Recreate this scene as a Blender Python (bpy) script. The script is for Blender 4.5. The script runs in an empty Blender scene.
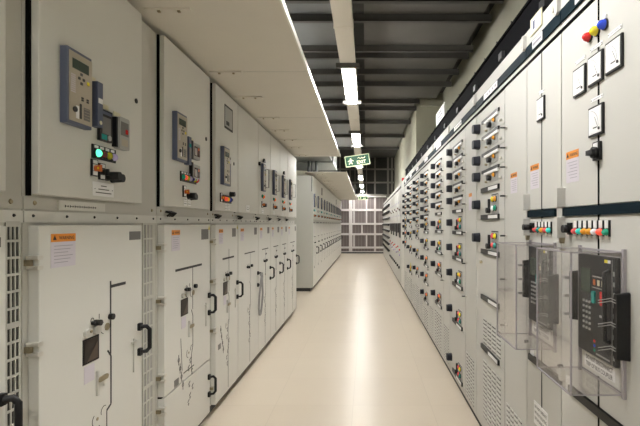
import bpy, bmesh, math, random
from mathutils import Vector
random.seed(7)
C = bpy.context.scene.collection
H = 1.4; F = 440.0; VX = 366.0; VY = 224.0
XL = -1.137        # frame plane of the left cabinets
XR = 0.77          # door plane of the right cabinets

# ------------------------------------------------------------- materials
MATS = {}
def mat(name, col, rough=0.45, metal=0.0, var=0.05, scale=6.0, spec=0.5, emis=None, es=0.0, coat=0.0):
    m = bpy.data.materials.new(name); m.use_nodes = True
    nt = m.node_tree; b = nt.nodes['Principled BSDF']
    tc = nt.nodes.new('ShaderNodeTexCoord'); no = nt.nodes.new('ShaderNodeTexNoise')
    no.inputs['Scale'].default_value = scale; no.inputs['Detail'].default_value = 5
    mr = nt.nodes.new('ShaderNodeMapRange'); mr.inputs['To Min'].default_value = 1 - var; mr.inputs['To Max'].default_value = 1 + var
    hs = nt.nodes.new('ShaderNodeHueSaturation'); hs.inputs['Color'].default_value = (*col, 1)
    nt.links.new(tc.outputs['Object'], no.inputs['Vector']); nt.links.new(no.outputs['Fac'], mr.inputs['Value'])
    nt.links.new(mr.outputs['Result'], hs.inputs['Value']); nt.links.new(hs.outputs['Color'], b.inputs['Base Color'])
    b.inputs['Roughness'].default_value = rough; b.inputs['Metallic'].default_value = metal
    b.inputs['Specular IOR Level'].default_value = spec
    if coat: b.inputs['Coat Weight'].default_value = coat; b.inputs['Coat Roughness'].default_value = 0.12
    if emis: b.inputs['Emission Color'].default_value = (*emis, 1); b.inputs['Emission Strength'].default_value = es
    MATS[name] = m
    return m
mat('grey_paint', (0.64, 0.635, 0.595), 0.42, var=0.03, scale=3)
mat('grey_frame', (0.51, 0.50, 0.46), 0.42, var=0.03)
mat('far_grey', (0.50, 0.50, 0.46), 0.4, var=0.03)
mat('white_paint', (0.54, 0.535, 0.505), 0.60, var=0.02, scale=3, spec=0.25)
mat('canopy_paint', (0.68, 0.65, 0.58), 0.5, var=0.03)
mat('canopy_edge', (0.8, 0.79, 0.74), 0.3, var=0.02)
mat('seam', (0.006, 0.006, 0.006), 0.9, spec=0.0)
mat('black_plastic', (0.009, 0.009, 0.010), 0.42, spec=0.3)
mat('dark_plastic', (0.022, 0.022, 0.024), 0.45, spec=0.3)
mat('handle_square', (0.014, 0.016, 0.024), 0.5, spec=0.3)
mat('teal_strip', (0.006, 0.014, 0.020), 0.6, spec=0.04)
mat('duct_black', (0.006, 0.006, 0.007), 0.8, spec=0.02)
mat('relay_blue', (0.085, 0.10, 0.16), 0.4)
mat('relay_face', (0.42, 0.37, 0.29), 0.42)
mat('lcd', (0.035, 0.055, 0.04), 0.2)
mat('cream', (0.68, 0.64, 0.45), 0.5)
mat('label_white', (0.82, 0.82, 0.82), 0.5, var=0.02)
mat('label_lilac', (0.60, 0.56, 0.62), 0.5, var=0.02)
mat('ink', (0.03, 0.03, 0.03), 0.6)
mat('ink_grey', (0.33, 0.32, 0.36), 0.6)
mat('orange', (0.75, 0.26, 0.02), 0.45)
mat('orange_button', (0.85, 0.36, 0.02), 0.35)
mat('rust_red', (0.55, 0.13, 0.02), 0.45)
mat('red', (0.75, 0.03, 0.03), 0.25)
mat('pink_red', (0.85, 0.12, 0.12), 0.25)
mat('dark_red', (0.10, 0.01, 0.01), 0.25)
mat('yellow', (0.85, 0.70, 0.03), 0.25)
mat('olive', (0.45, 0.42, 0.02), 0.25)
mat('blue', (0.03, 0.08, 0.65), 0.25)
mat('navy', (0.02, 0.02, 0.14), 0.25)
mat('green', (0.02, 0.33, 0.20), 0.25)
mat('teal', (0.02, 0.30, 0.27), 0.25)
mat('lilac', (0.55, 0.48, 0.75), 0.25)
mat('white_lens', (0.80, 0.82, 0.86), 0.25)
mat('green_lit', (0.1, 0.8, 0.45), 0.3, emis=(0.1, 1.0, 0.5), es=1.6)
mat('cyan_lit', (0.03, 0.55, 0.48), 0.3, emis=(0.05, 0.6, 0.5), es=0.15)
mat('red_lit', (0.9, 0.1, 0.06), 0.3, emis=(1.0, 0.08, 0.04), es=0.5)
mat('orange_lit', (0.9, 0.15, 0.03), 0.3, emis=(1.0, 0.16, 0.02), es=0.4)
mat('grey_plate', (0.36, 0.36, 0.35), 0.45)
mat('dark_grey_plate', (0.15, 0.145, 0.14), 0.5)
mat('window_brown', (0.018, 0.012, 0.009), 0.3, spec=0.3)
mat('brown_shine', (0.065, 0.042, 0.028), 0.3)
mat('steel', (0.36, 0.31, 0.21), 0.38, metal=0.8)
mat('zinc', (0.62, 0.60, 0.55), 0.35, metal=0.5)
mat('floor_dummy', (0.6, 0.5, 0.4), 0.3)
mat('trunk_paint', (0.80, 0.76, 0.68), 0.4, var=0.02)
mat('tray_dark', (0.105, 0.10, 0.09), 0.5, var=0.15, scale=4)
mat('tray_dark_blue', (0.15, 0.155, 0.16), 0.45, var=0.12, scale=4)
mat('beam_dark', (0.075, 0.072, 0.066), 0.5)
mat('duct_grey', (0.26, 0.275, 0.26), 0.4, metal=0.2)
mat('conduit', (0.12, 0.13, 0.13), 0.4)
mat('wall_green', (0.44, 0.43, 0.34), 0.7, var=0.06)
mat('ceiling_dark', (0.055, 0.055, 0.05), 0.8, var=0.1)
mat('plinth_dark', (0.018, 0.018, 0.017), 0.6)
mat('mullion', (0.72, 0.69, 0.68), 0.35, metal=0.1)
mat('mullion_dim', (0.23, 0.215, 0.19), 0.45, metal=0.1)
mat('tube', (1, 1, 1), 0.4, emis=(1.0, 0.985, 0.955), es=115.0)
mat('sign_green', (0.008, 0.06, 0.03), 0.45, spec=0.2)
mat('sign_white', (0.75, 0.8, 0.5), 0.4, emis=(0.8, 0.9, 0.5), es=0.25)
mat('strap_grey', (0.30, 0.29, 0.29), 0.75)
mat('pale_cloth', (0.5, 0.5, 0.45), 0.6)

def floor_mat():
    m = bpy.data.materials.new('floor_vinyl'); m.use_nodes = True; nt = m.node_tree; b = nt.nodes['Principled BSDF']
    tc = nt.nodes.new('ShaderNodeTexCoord'); br = nt.nodes.new('ShaderNodeTexBrick')
    br.offset = 0; br.inputs['Scale'].default_value = 1.0
    br.inputs['Brick Width'].default_value = 0.6; br.inputs['Row Height'].default_value = 0.6
    br.inputs['Mortar Size'].default_value = 0.0025; br.inputs['Mortar Smooth'].default_value = 0.6
    br.inputs['Color1'].default_value = (0.70, 0.615, 0.50, 1); br.inputs['Color2'].default_value = (0.675, 0.59, 0.48, 1)
    br.inputs['Mortar'].default_value = (0.60, 0.52, 0.42, 1)
    mp = nt.nodes.new('ShaderNodeMapping'); mp.inputs['Location'].default_value = (0.1, 0.2, 0)
    nt.links.new(tc.outputs['Object'], mp.inputs['Vector']); nt.links.new(mp.outputs['Vector'], br.inputs['Vector'])
    no = nt.nodes.new('ShaderNodeTexNoise'); no.inputs['Scale'].default_value = 2.2; no.inputs['Detail'].default_value = 7
    nt.links.new(tc.outputs['Object'], no.inputs['Vector'])
    mx = nt.nodes.new('ShaderNodeMixRGB'); mx.blend_type = 'MULTIPLY'; mx.inputs['Fac'].default_value = 0.10
    rp = nt.nodes.new('ShaderNodeValToRGB'); rp.color_ramp.elements[0].color = (0.75, 0.72, 0.66, 1); rp.color_ramp.elements[0].position = 0.2
    rp.color_ramp.elements[1].position = 0.8
    nt.links.new(no.outputs['Fac'], rp.inputs['Fac']); nt.links.new(br.outputs['Color'], mx.inputs['Color1']); nt.links.new(rp.outputs['Color'], mx.inputs['Color2'])
    nt.links.new(mx.outputs['Color'], b.inputs['Base Color'])
    b.inputs['Roughness'].default_value = 0.31; b.inputs['Specular IOR Level'].default_value = 0.4
    n2 = nt.nodes.new('ShaderNodeTexNoise'); n2.inputs['Scale'].default_value = 7; n2.inputs['Detail'].default_value = 3
    bp = nt.nodes.new('ShaderNodeBump'); bp.inputs['Strength'].default_value = 0.12; bp.inputs['Distance'].default_value = 0.01
    nt.links.new(tc.outputs['Object'], n2.inputs['Vector']); nt.links.new(n2.outputs['Fac'], bp.inputs['Height']); nt.links.new(bp.outputs['Normal'], b.inputs['Normal'])
    MATS['floor_vinyl'] = m
floor_mat()
def stripe_mat():      # ribbed brownish sheet of the far partition
    m = bpy.data.materials.new('ribbed_sheet'); m.use_nodes = True; nt = m.node_tree; b = nt.nodes['Principled BSDF']
    tc = nt.nodes.new('ShaderNodeTexCoord'); w = nt.nodes.new('ShaderNodeTexWave'); w.inputs['Scale'].default_value = 2.2; w.bands_direction = 'X'
    rp = nt.nodes.new('ShaderNodeValToRGB'); rp.color_ramp.elements[0].color = (0.15, 0.125, 0.12, 1); rp.color_ramp.elements[1].color = (0.22, 0.185, 0.18, 1)
    nt.links.new(tc.outputs['Object'], w.inputs['Vector']); nt.links.new(w.outputs['Fac'], rp.inputs['Fac']); nt.links.new(rp.outputs['Color'], b.inputs['Base Color'])
    b.inputs['Roughness'].default_value = 0.4; b.inputs['Metallic'].default_value = 0.15
    MATS['ribbed_sheet'] = m
stripe_mat()
def clear_mat():
    m = bpy.data.materials.new('clear_acrylic'); m.use_nodes = True; nt = m.node_tree
    nt.nodes.remove(nt.nodes['Principled BSDF']); out = nt.nodes['Material Output']
    tr = nt.nodes.new('ShaderNodeBsdfTransparent'); tr.inputs['Color'].default_value = (0.985, 0.98, 0.98, 1)
    gl = nt.nodes.new('ShaderNodeBsdfGlossy'); gl.inputs['Roughness'].default_value = 0.06
    df = nt.nodes.new('ShaderNodeBsdfDiffuse'); df.inputs['Color'].default_value = (0.7, 0.66, 0.63, 1)
    tc = nt.nodes.new('ShaderNodeTexCoord'); no = nt.nodes.new('ShaderNodeTexNoise'); no.inputs['Scale'].default_value = 9; no.inputs['Detail'].default_value = 3
    mr = nt.nodes.new('ShaderNodeMapRange'); mr.inputs['To Min'].default_value = 0.004; mr.inputs['To Max'].default_value = 0.05
    nt.links.new(tc.outputs['Object'], no.inputs['Vector']); nt.links.new(no.outputs['Fac'], mr.inputs['Value'])
    m1 = nt.nodes.new('ShaderNodeMixShader'); m2 = nt.nodes.new('ShaderNodeMixShader')
    lw = nt.nodes.new('ShaderNodeLayerWeight'); lw.inputs['Blend'].default_value = 0.5
    pw = nt.nodes.new('ShaderNodeMath'); pw.operation = 'POWER'; pw.inputs[1].default_value = 2.6; nt.links.new(lw.outputs['Facing'], pw.inputs[0])
    fr = nt.nodes.new('ShaderNodeMapRange'); fr.inputs['To Min'].default_value = 0.02; fr.inputs['To Max'].default_value = 0.42; nt.links.new(pw.outputs[0], fr.inputs['Value'])
    nt.links.new(mr.outputs['Result'], m1.inputs['Fac']); nt.links.new(tr.outputs[0], m1.inputs[1]); nt.links.new(df.outputs[0], m1.inputs[2])
    nt.links.new(fr.outputs[0], m2.inputs['Fac']); nt.links.new(m1.outputs[0], m2.inputs[1]); nt.links.new(gl.outputs[0], m2.inputs[2])
    nt.links.new(m2.outputs[0], out.inputs['Surface'])
    MATS['clear_acrylic'] = m
clear_mat()
mat('acrylic_edge', (0.36, 0.34, 0.36), 0.2, var=0.02)

# ------------------------------------------------------------- mesh builder
# side 'L': d grows from the left frame plane into the aisle; 'R': from the right door plane into the aisle
TR = {'L': lambda u, z, d: (XL + d, u, z), 'R': lambda u, z, d: (XR - d, u, z),
      'W': lambda x, y, z: (x, y, z), 'F': None}
_text_cache = {}
def text_mesh(s):
    if s in _text_cache: return _text_cache[s]
    cu = bpy.data.curves.new('t', 'FONT'); cu.body = s; cu.size = 1; cu.resolution_u = 2; cu.offset = 0.02
    ob = bpy.data.objects.new('t', cu); C.objects.link(ob)
    dg = bpy.context.evaluated_depsgraph_get(); me = bpy.data.meshes.new_from_object(ob.evaluated_get(dg))
    vs = [tuple(v.co) for v in me.vertices]; fs = [tuple(p.vertices) for p in me.polygons]
    bpy.data.objects.remove(ob); bpy.data.curves.remove(cu); bpy.data.meshes.remove(me)
    w = max((v[0] for v in vs), default=1); _text_cache[s] = (vs, fs, w)
    return _text_cache[s]

class MB:
    def __init__(s, side='W'):
        s.t = TR[side]; s.side = side; s.v = []; s.f = []; s.m = []; s.sm = []; s.mats = []
    def mi(s, m):
        if m not in s.mats: s.mats.append(m)
        return s.mats.index(m)
    def add(s, vs, fs, m, smooth=False):
        o = len(s.v); s.v += [s.t(*v) for v in vs]; k = s.mi(m)
        for f in fs: s.f.append([o + i for i in f]); s.m.append(k); s.sm.append(smooth)
    def box(s, u0, u1, z0, z1, d0, d1, m):      # for 'W': x0 x1 y0 y1 z0 z1
        vs = [(a, b, c) for a in (u0, u1) for b in (z0, z1) for c in (d0, d1)]
        s.add(vs, [(0, 1, 3, 2), (4, 6, 7, 5), (0, 4, 5, 1), (2, 3, 7, 6), (0, 2, 6, 4), (1, 5, 7, 3)], m); return s
    def prism(s, pts, d0, d1, m, inset=0.0, smooth=False):   # outline in (u, z), extruded along d; optional inset of the front
        n = len(pts); cu = sum(p[0] for p in pts) / n; cz = sum(p[1] for p in pts) / n
        q = [(cu + (p[0] - cu) * (1 - inset), cz + (p[1] - cz) * (1 - inset)) for p in pts]
        vs = [(p[0], p[1], d0) for p in pts] + [(p[0], p[1], d1) for p in q]
        s.add(vs, [tuple(range(n))[::-1]] + [tuple(range(n, 2 * n))], m)
        o = len(s.v) - 2 * n; k = s.mi(m)
        for i in range(n):
            s.f.append([o + i, o + (i + 1) % n, o + n + (i + 1) % n, o + n + i]); s.m.append(k); s.sm.append(smooth)
        return s
    def rbox(s, u0, u1, z0, z1, d0, d1, m, r=0.01, inset=0.0):
        pts = []
        for cx, cz, a0 in ((u1 - r, z1 - r, 0), (u0 + r, z1 - r, 90), (u0 + r, z0 + r, 180), (u1 - r, z0 + r, 270)):
            for a in (0, 30, 60, 90):
                t = math.radians(a0 + a); pts.append((cx + r * math.cos(t), cz + r * math.sin(t)))
        return s.prism(pts, d0, d1, m, inset)
    def cyl(s, u, z, r, d0, d1, m, n=16, r2=None):
        pts = [(u + r * math.cos(2 * math.pi * i / n), z + r * math.sin(2 * math.pi * i / n)) for i in range(n)]
        return s.prism(pts, d0, d1, m, 0 if r2 is None else 1 - r2 / r, True)
    def dome(s, u, z, r, d0, h, m, n=14, rings=4):   # lens cap
        vs = []; fs = []
        for k in range(rings):
            a = k / rings * math.pi / 2
            for i in range(n):
                b = 2 * math.pi * i / n; vs.append((u + r * math.cos(a) * math.cos(b), z + r * math.cos(a) * math.sin(b), d0 + h * math.sin(a)))
        vs.append((u, z, d0 + h)); top = len(vs) - 1
        for k in range(rings - 1):
            for i in range(n): fs.append((k * n + i, k * n + (i + 1) % n, (k + 1) * n + (i + 1) % n, (k + 1) * n + i))
        for i in range(n): fs.append(((rings - 1) * n + i, (rings - 1) * n + (i + 1) % n, top))
        s.add(vs, fs, m, True); s.add([vs[i] for i in range(n)], [tuple(range(n))[::-1]], m); return s
    def bar(s, p, q, w, m, h=None):              # square bar between two points, in builder coordinates
        p = Vector(p); q = Vector(q); a = (q - p).normalized(); up = Vector((0, 0, 1)) if abs(a.z) < 0.9 else Vector((1, 0, 0))
        b = a.cross(up).normalized() * w / 2; c = a.cross(b).normalized() * (h or w) / 2
        vs = [tuple(e + sb * b + sc * c) for e in (p, q) for sb, sc in ((-1, -1), (1, -1), (1, 1), (-1, 1))]
        s.add(vs, [(0, 1, 2, 3), (7, 6, 5, 4), (0, 4, 5, 1), (1, 5, 6, 2), (2, 6, 7, 3), (3, 7, 4, 0)], m); return s
    def tube(s, pts, r, m, n=8):
        pts = [Vector(p) for p in pts]; vs = []; fs = []
        for i, p in enumerate(pts):
            t = (pts[min(i + 1, len(pts) - 1)] - pts[max(i - 1, 0)]).normalized()
            up = Vector((0.31, 0.2, 0.93)); b = t.cross(up).normalized(); c = t.cross(b)
            for k in range(n):
                a = 2 * math.pi * k / n; vs.append(tuple(p + b * r * math.cos(a) + c * r * math.sin(a)))
        for i in range(len(pts) - 1):
            for k in range(n): fs.append((i * n + k, i * n + (k + 1) % n, (i + 1) * n + (k + 1) % n, (i + 1) * n + k))
        s.add(vs, fs, m, True); s.add(vs[:n], [tuple(range(n))[::-1]], m); s.add(vs[-n:], [tuple(range(n))], m); return s
    def text(s, st, uc, zc, h, d, m, maxw=None):  # centred line of lettering
        vs, fs, w = text_mesh(st); k = h / 0.72
        kx = k if maxw is None or w * k < maxw else maxw / w
        sg = -1 if s.side == 'R' else 1
        o = [(uc + sg * (v[0] - w / 2) * kx, zc + v[1] * k - h / 2, d) for v in vs]
        s.add(o, fs, m); return s
    def build(s, name, parent=None, origin=None, bevel=0.0, props=None):
        if origin is None: origin = parent['_o'] if parent is not None else (0, 0, 0)
        me = bpy.data.meshes.new(name)
        me.from_pydata([(a - origin[0], b - origin[1], c - origin[2]) for a, b, c in s.v], [], s.f)
        for m in s.mats: me.materials.append(MATS[m])
        me.polygons.foreach_set('material_index', s.m); me.polygons.foreach_set('use_smooth', s.sm)
        bm = bmesh.new(); bm.from_mesh(me); bmesh.ops.recalc_face_normals(bm, faces=bm.faces); bm.to_mesh(me); bm.free()
        ob = bpy.data.objects.new(name, me); C.objects.link(ob)
        if parent is not None:
            ob.parent = parent
            if '_o' in parent: ob['_o'] = list(parent['_o'])
        else: ob.location = origin; ob['_o'] = list(origin)
        if bevel:
            md = ob.modifiers.new('bevel', 'BEVEL'); md.width = bevel; md.segments = 2; md.limit_method = 'ANGLE'
        if props:
            for a, b in props.items(): ob[a] = b
        return ob
def thing(name, label, cat, loc, group=None):
    o = bpy.data.objects.new(name, None); C.objects.link(o); o.location = loc; o['_o'] = list(loc)
    o.empty_display_size = 0.1; o['label'] = label; o['category'] = cat
    if group: o['group'] = group
    return o
def solo(name, mb, label, cat, origin, group=None, bevel=0):
    o = mb.build(name, None, origin, bevel); o['label'] = label; o['category'] = cat
    if group: o['group'] = group
    return o
def struct(name, mb): return mb.build(name, None, (0, 0, 0), 0, {'kind': 'structure'})
# photograph measurement -> position on a wall plane
def LP(px, py, x=-1.10): Y = -x * F / (VX - px); return Y, H + (VY - py) * Y / F
def RP(px, py, x=XR): Y = x * F / (px - VX); return Y, H + (VY - py) * Y / F
ORD = ['first', 'second', 'third', 'fourth', 'fifth', 'sixth', 'seventh', 'eighth', 'ninth', 'tenth', 'eleventh', 'twelfth', 'thirteenth', 'fourteenth']

# ------------------------------------------------------------- the room
Y0, Y1, XW0, XW1, ZC, ZH = -3.2, 21.4, -2.7, 1.38, 3.76, 4.6
struct('floor', MB().box(XW0, XW1, Y0, Y1, -0.1, 0, 'floor_vinyl'))
struct('ceiling', MB().box(XW0, XW1, Y0, 12.3, ZC, ZH + 0.1, 'ceiling_dark').box(XW0, XW1, 12.3, Y1, ZH, ZH + .1, 'ceiling_dark'))
struct('wall_left', MB().box(XW0 - 0.1, XW0, Y0, Y1, 0, ZH, 'wall_green'))
struct('wall_right', MB().box(XW1, XW1 + 0.1, Y0, Y1, 0, ZH, 'wall_green'))
struct('wall_back', MB().box(XW0, XW1, Y0 - 0.1, Y0, 0, ZC, 'label_white'))
struct('wall_far', MB().box(XW0, XW1, Y1, Y1 + 0.1, 0, ZH, 'ceiling_dark'))
struct('trim_1', MB().box(0.90, XW1 - 0.001, 7.9, 12.2, 2.46, ZC - .001, 'wall_green').box(0.98, XW1 - 0.02, 7.8, 7.9, 3.50, 3.60, 'wall_green'))

# far partition
pt = thing('steel_partition', 'tall steel framed partition with brownish ribbed sheets closing the far end of the aisle', 'partition', (0, 21.0, 0))
px_to_x = lambda px: (px - VX) * 21.0 / F
py_to_z = lambda py: H + (VY - py) * 21.0 / F
MB().box(-2.6, 1.37, 21.03, 21.06, 0.1, 2.68, 'ribbed_sheet').build('sheet_panel', pt)
MB().box(-2.6, 1.37, 20.94, 21.08, 0.0, 0.06, 'plinth_dark').build('base', pt)
for py, w in ((252, .07), (247.5, .09), (234.2, .09), (223.9, .09), (210, .1)):
    z = py_to_z(py); MB().box(-2.6, 1.37, 20.95, 21.03, z - w / 2, z + w / 2, 'mullion').build('rail', pt)
z = 2.74; MB().box(-2.6, 1.37, 20.93, 21.06, z - .08, z + .08, 'mullion_dim').build('head_rail', pt)
MB().box(px_to_x(368), px_to_x(386), 20.90, 20.93, 2.68, 2.73, 'mullion').build('strip', pt)
for px, w, z0, z1 in ((350.6, .16, .02, 2.66), (354, .06, 1.45, 2.66), (354, .06, .3, .9), (366.5, .07, .3, .88), (366.5, .07, 1.45, 2.66), (362, .07, .95, 1.36), (375, .08, .02, 2.66), (337, .08, .02, 2.66), (388, .08, .02, 2.66), (320, .08, .02, 2.66)):
    x = px_to_x(px); MB().box(x - w / 2, x + w / 2, 20.96, 21.03, z0, z1, 'mullion').build('post', pt)
for px, w in ((350, .05), (355, .04), (366.5, .05), (375, .07), (388, .09), (392, .09), (340, .05)):
    x = px_to_x(px); MB().box(x - w / 2, x + w / 2, 20.97, 21.03, 2.82, 4.58, 'mullion_dim').build('upper_post', pt)
for py in (182.5, 169.2):
    z = py_to_z(py); MB().box(-2.6, 1.37, 20.97, 21.03, z - .035, z + .035, 'mullion_dim').build('upper_rail', pt)

# ------------------------------------------------------------- small parts shared by the cabinets
def warning(side, par, u0, u1, z0, z1, d, f=0.24):
    zt = z1 - (z1 - z0) * f
    b = MB(side).box(u0, u1, z0, z1, d, d + .0008, 'label_lilac').box(u0, u1, zt, z1, d + .0008, d + .0014, 'orange')
    sg = -1 if side == 'R' else 1; w = u1 - u0; uc = (u0 + u1) / 2
    b.text('WARNING', uc + sg * w * .12, (zt + z1) / 2, (z1 - zt) * .42, d + .0017, 'ink', w * .62)
    a = uc - sg * w * .36; r = (z1 - zt) * .32
    b.prism([(a - r, (zt + z1) / 2 - r * .8), (a + r, (zt + z1) / 2 - r * .8), (a, (zt + z1) / 2 + r)], d + .0014, d + .0018, 'ink')
    for k in range(6):
        zz = zt - (zt - z0) * (.16 + .13 * k); b.box(u0 + w * .12, u1 - w * (.12 + .1 * (k % 3)), zz - .0012, zz + .0012, d + .0008, d + .0011, 'ink_grey')
    return b.build('warning_label', par, props={'label': 'white warning label with orange heading'})
def nameplate(side, par, u0, u1, z0, z1, d, lines=2):
    b = MB(side).box(u0, u1, z0, z1, d, d + .002, 'label_white'); uc = (u0 + u1) / 2; w = u1 - u0
    for k in range(lines):
        zz = z1 - (z1 - z0) * (k + 1) / (lines + 1); ww = w * (.14 + .12 * k)
        b.box(uc - ww, uc + ww, zz - .0018, zz + .0018, d + .002, d + .0024, 'ink')
    for uu in (u0 + w * .08, u1 - w * .08): b.cyl(uu, (z0 + z1) / 2, .002, d + .002, d + .0035, 'ink', 8)
    return b.build('nameplate', par)
def lamp(side, par, u, z, r, d, m, h=None, nm='indicator_lamp'):
    return MB(side).cyl(u, z, r * 1.12, d, d + .006, 'dark_plastic', 14).dome(u, z, r, d + .006, h or r * .9, m).build(nm, par)
def screws(b, pts, d, m='zinc', r=.006):
    for u, z in pts: b.cyl(u, z, r, d, d + .004, m, 8, r * .6)

def relay(par, u0, z0, z1, w=.14, full=True, d=.037):
    """protection relay: blue case, beige face, screen, keys"""
    u1 = u0 + w; h = z1 - z0
    r = MB('L').box(u0, u1, z0, z1, d, d + .028, 'relay_blue').build('protection_relay', par, bevel=.002)
    D = d + .028
    b = MB('L').box(u0 + .008, u1 - .003, z0 + .012, z1 - .012, D, D + .003, 'relay_face'); b.build('relay_face', r)
    D += .003
    b = MB('L').box(u0 + w * .16, u1 - w * .17, z1 - h * .26, z1 - h * .13, D, D + .001, 'lcd')
    b.box(u0 + w * .14, u1 - w * .15, z1 - h * .125, z1 - h * .12, D, D + .001, 'grey_plate'); b.build('screen', r)
    b = MB('L'); cx = u0 + w * .52; cz = z1 - h * .36
    for a, c in ((0, .017), (0, -.017), (.013, 0), (-.013, 0)): b.rbox(cx + a - .006, cx + a + .006, cz + c - .005, cz + c + .005, D, D + .002, 'ink', .002)
    b.box(u1 - w * .25, u1 - w * .15, cz - .012, cz + .001, D, D + .002, 'yellow')
    for c in (.60, .63): b.box(u0 + w * .52, u0 + w * .60, z1 - h * c - .006, z1 - h * c, D, D + .002, 'ink'); b.box(u0 + w * .74, u0 + w * .82, z1 - h * c - .006, z1 - h * c, D, D + .002, 'ink')
    b.build('key', r)
    b = MB('L')
    for k in range(9): b.box(u0 + w * .10, u0 + w * .28, z1 - h * (.34 + .028 * k) - .004, z1 - h * (.34 + .028 * k), D, D + .0008, 'label_lilac')
    b.build('legend_strip', r); b = MB('L')
    b.box(u0 + w * .62, u0 + w * .88, z0 + h * .10, z0 + h * .27, D, D + .0008, 'dark_grey_plate')
    for k in range(4): b.box(u0 + w * .62, u0 + w * .88, z0 + h * (.13 + .04 * k), z0 + h * (.135 + .04 * k), D + .0008, D + .0012, 'relay_face')
    b.build('legend_strip', r)
    b = MB('L').box(u0 + w * .30, u0 + w * .42, z0 + h * .09, z0 + h * .26, D, D + .0012, 'label_white').cyl(u0 + w * .24, z0 + h * .20, .010, D, D + .006, 'ink', 12).box(u0 + w * .45, u0 + w * .52, z0 + h * .10, z0 + h * .30, D, D + .002, 'ink')
    b.build('port', r)
    MB('L').box(u0 + w * .22, u0 + w * .55, z1 + .003, z1 + .012, d, d + .004, 'cream').build('relay_tag', r)
def rotary(par, u, z, red=True, d=.037):
    s = MB('L').box(u - .019, u + .019, z - .032, z + .036, d, d + .008, 'black_plastic')
    s.box(u - .014, u + .015, z - .028, z - .012, d + .008, d + .0085, 'label_white').box(u - .014, u + .015, z + .018, z + .033, d + .008, d + .0085, 'label_white')
    s.box(u - .014, u + .015, z - .010, z + .015, d + .008, d + .009, 'label_white' if red else 'dark_plastic')
    o = s.build('selector_switch', par)
    k = MB('L').cyl(u, z, .013, d + .009, d + .022, 'rust_red' if red else 'black_plastic', 16, .011)
    k.box(u - .004, u + .004, z - .013, z + .013, d + .022, d + .034, 'rust_red' if red else 'black_plastic')
    if red: k.box(u - .009, u - .001, z - .004, z + .004, d + .022, d + .0245, 'yellow')
    k.build('switch_knob', o)
def black_knob(par, u, z, d=.037, r=.018, ln=.05):
    MB('L').cyl(u, z, r * 1.1, d, d + .008, 'black_plastic', 16).cyl(u, z, r, d + .008, d + ln, 'black_plastic', 18, r * .92).build('control_knob', par)
def pull_handle(side, par, u, z0, z1, d, out=.045, r=.009, m='black_plastic', nm='handle'):
    b = MB(side)
    for z in (z0 + .012, z1 - .012): b.rbox(u - .014, u + .014, z - .018, z + .018, d, d + .014, m, .006)
    pts = [(u, z0 + .012, d + .01), (u + .012, z0 + .012, d + out * .7), (u + .016, z0 + .028, d + out), (u + .016, (z0 + z1) / 2, d + out), (u + .016, z1 - .028, d + out), (u + .012, z1 - .012, d + out * .7), (u, z1 - .012, d + .01)]
    b.tube(pts, r, m, 8)
    return b.build(nm, par)
def hinge(side, par, u, z, d):
    b = MB(side).box(u - .007, u + .006, z - .010, z + .010, d, d + .022, 'steel')
    for s in (-1, 1):
        b.rbox(u - .006, u + .020, z + s * .017 - .007, z + s * .017 + .007, d + .006, d + .046, 'zinc', .004)
    return b.build('hinge', par)
def vent(side, par, u0, u1, z0, z1, d, cols=3, pitch=.054, back='plinth_dark'):
    b = MB(side).box(u0, u1, z0, z1, d - .001, d + .001, back); w = (u1 - u0) / cols
    for k in range(cols + 1): b.box(u0 + k * w - w * .16, u0 + k * w + w * .16, z0, z1, d, d + .005, 'grey_frame')
    n = int((z1 - z0) / pitch)
    for k in range(n + 1):
        z = z0 + k * (z1 - z0) / n; hh = .009 if k % 6 == 0 else .004; b.box(u0 - w * .16, u1 + w * .16, z - hh, z + hh, d + .0008, d + .0052, 'grey_frame')
    return b.build('vent_grille', par)
def seg(b, pts, w, d, m='ink', side='L', t=.0012):    # flat painted-on line strip on a door face
    for (a, c), (e, f) in zip(pts[:-1], pts[1:]):
        L = math.hypot(e - a, f - c) or 1e-6; nx, nz = -(f - c) / L * w / 2, (e - a) / L * w / 2
        b.prism([(a + nx, c + nz), (e + nx, f + nz), (e - nx, f - nz), (a - nx, c - nz)], d, d + t, m)
def ring(b, u, z, r, d, m='ink', w=.0025, a0=0, a1=360, n=12):
    pts = [(u + r * math.cos(math.radians(a0 + (a1 - a0) * i / n)), z + r * math.sin(math.radians(a0 + (a1 - a0) * i / n))) for i in range(n + 1)]
    seg(b, pts, w, d, m)

# ------------------------------------------------------------- left row, near section
GL = 'switchgear cabinets in the near left row'
D = .037      # door face
units = [  # y0, y1, door0, door1
    (0.60, 1.453, 0.63, 1.345), (1.455, 2.378, 1.48, 2.16), (2.38, 3.198, 2.40, 3.10), (3.20, 3.783, 3.22, 3.775),
    (3.785, 4.495, 3.79, 4.49), (4.497, 5.068, 4.50, 5.063), (5.07, 5.63, 5.073, 5.626), (5.632, 6.17, 5.636, 6.166), (6.172, 6.97, 6.176, 6.95)]
LAB = ['grey switchgear cabinet cut off by the left edge, black handle low on it',
       'large grey cabinet on the left with green lit lamp and L-shaped black line',
       'grey switchgear cabinet second full one on the left, its lower door split into two',
       'grey switchgear cabinet on the left with a square window above its relay',
       'grey switchgear cabinet with a blank upper door and a grey strap on its handle',
       'narrow grey switchgear cabinet right after the one with the blank upper door',
       'narrow grey switchgear cabinet second after the one with the blank upper door',
       'narrow grey switchgear cabinet second from the far end of the near left row',
       'grey switchgear cabinet at the far end of the near left row, beside the gap']
ZT = 2.44
cabs = []
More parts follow.
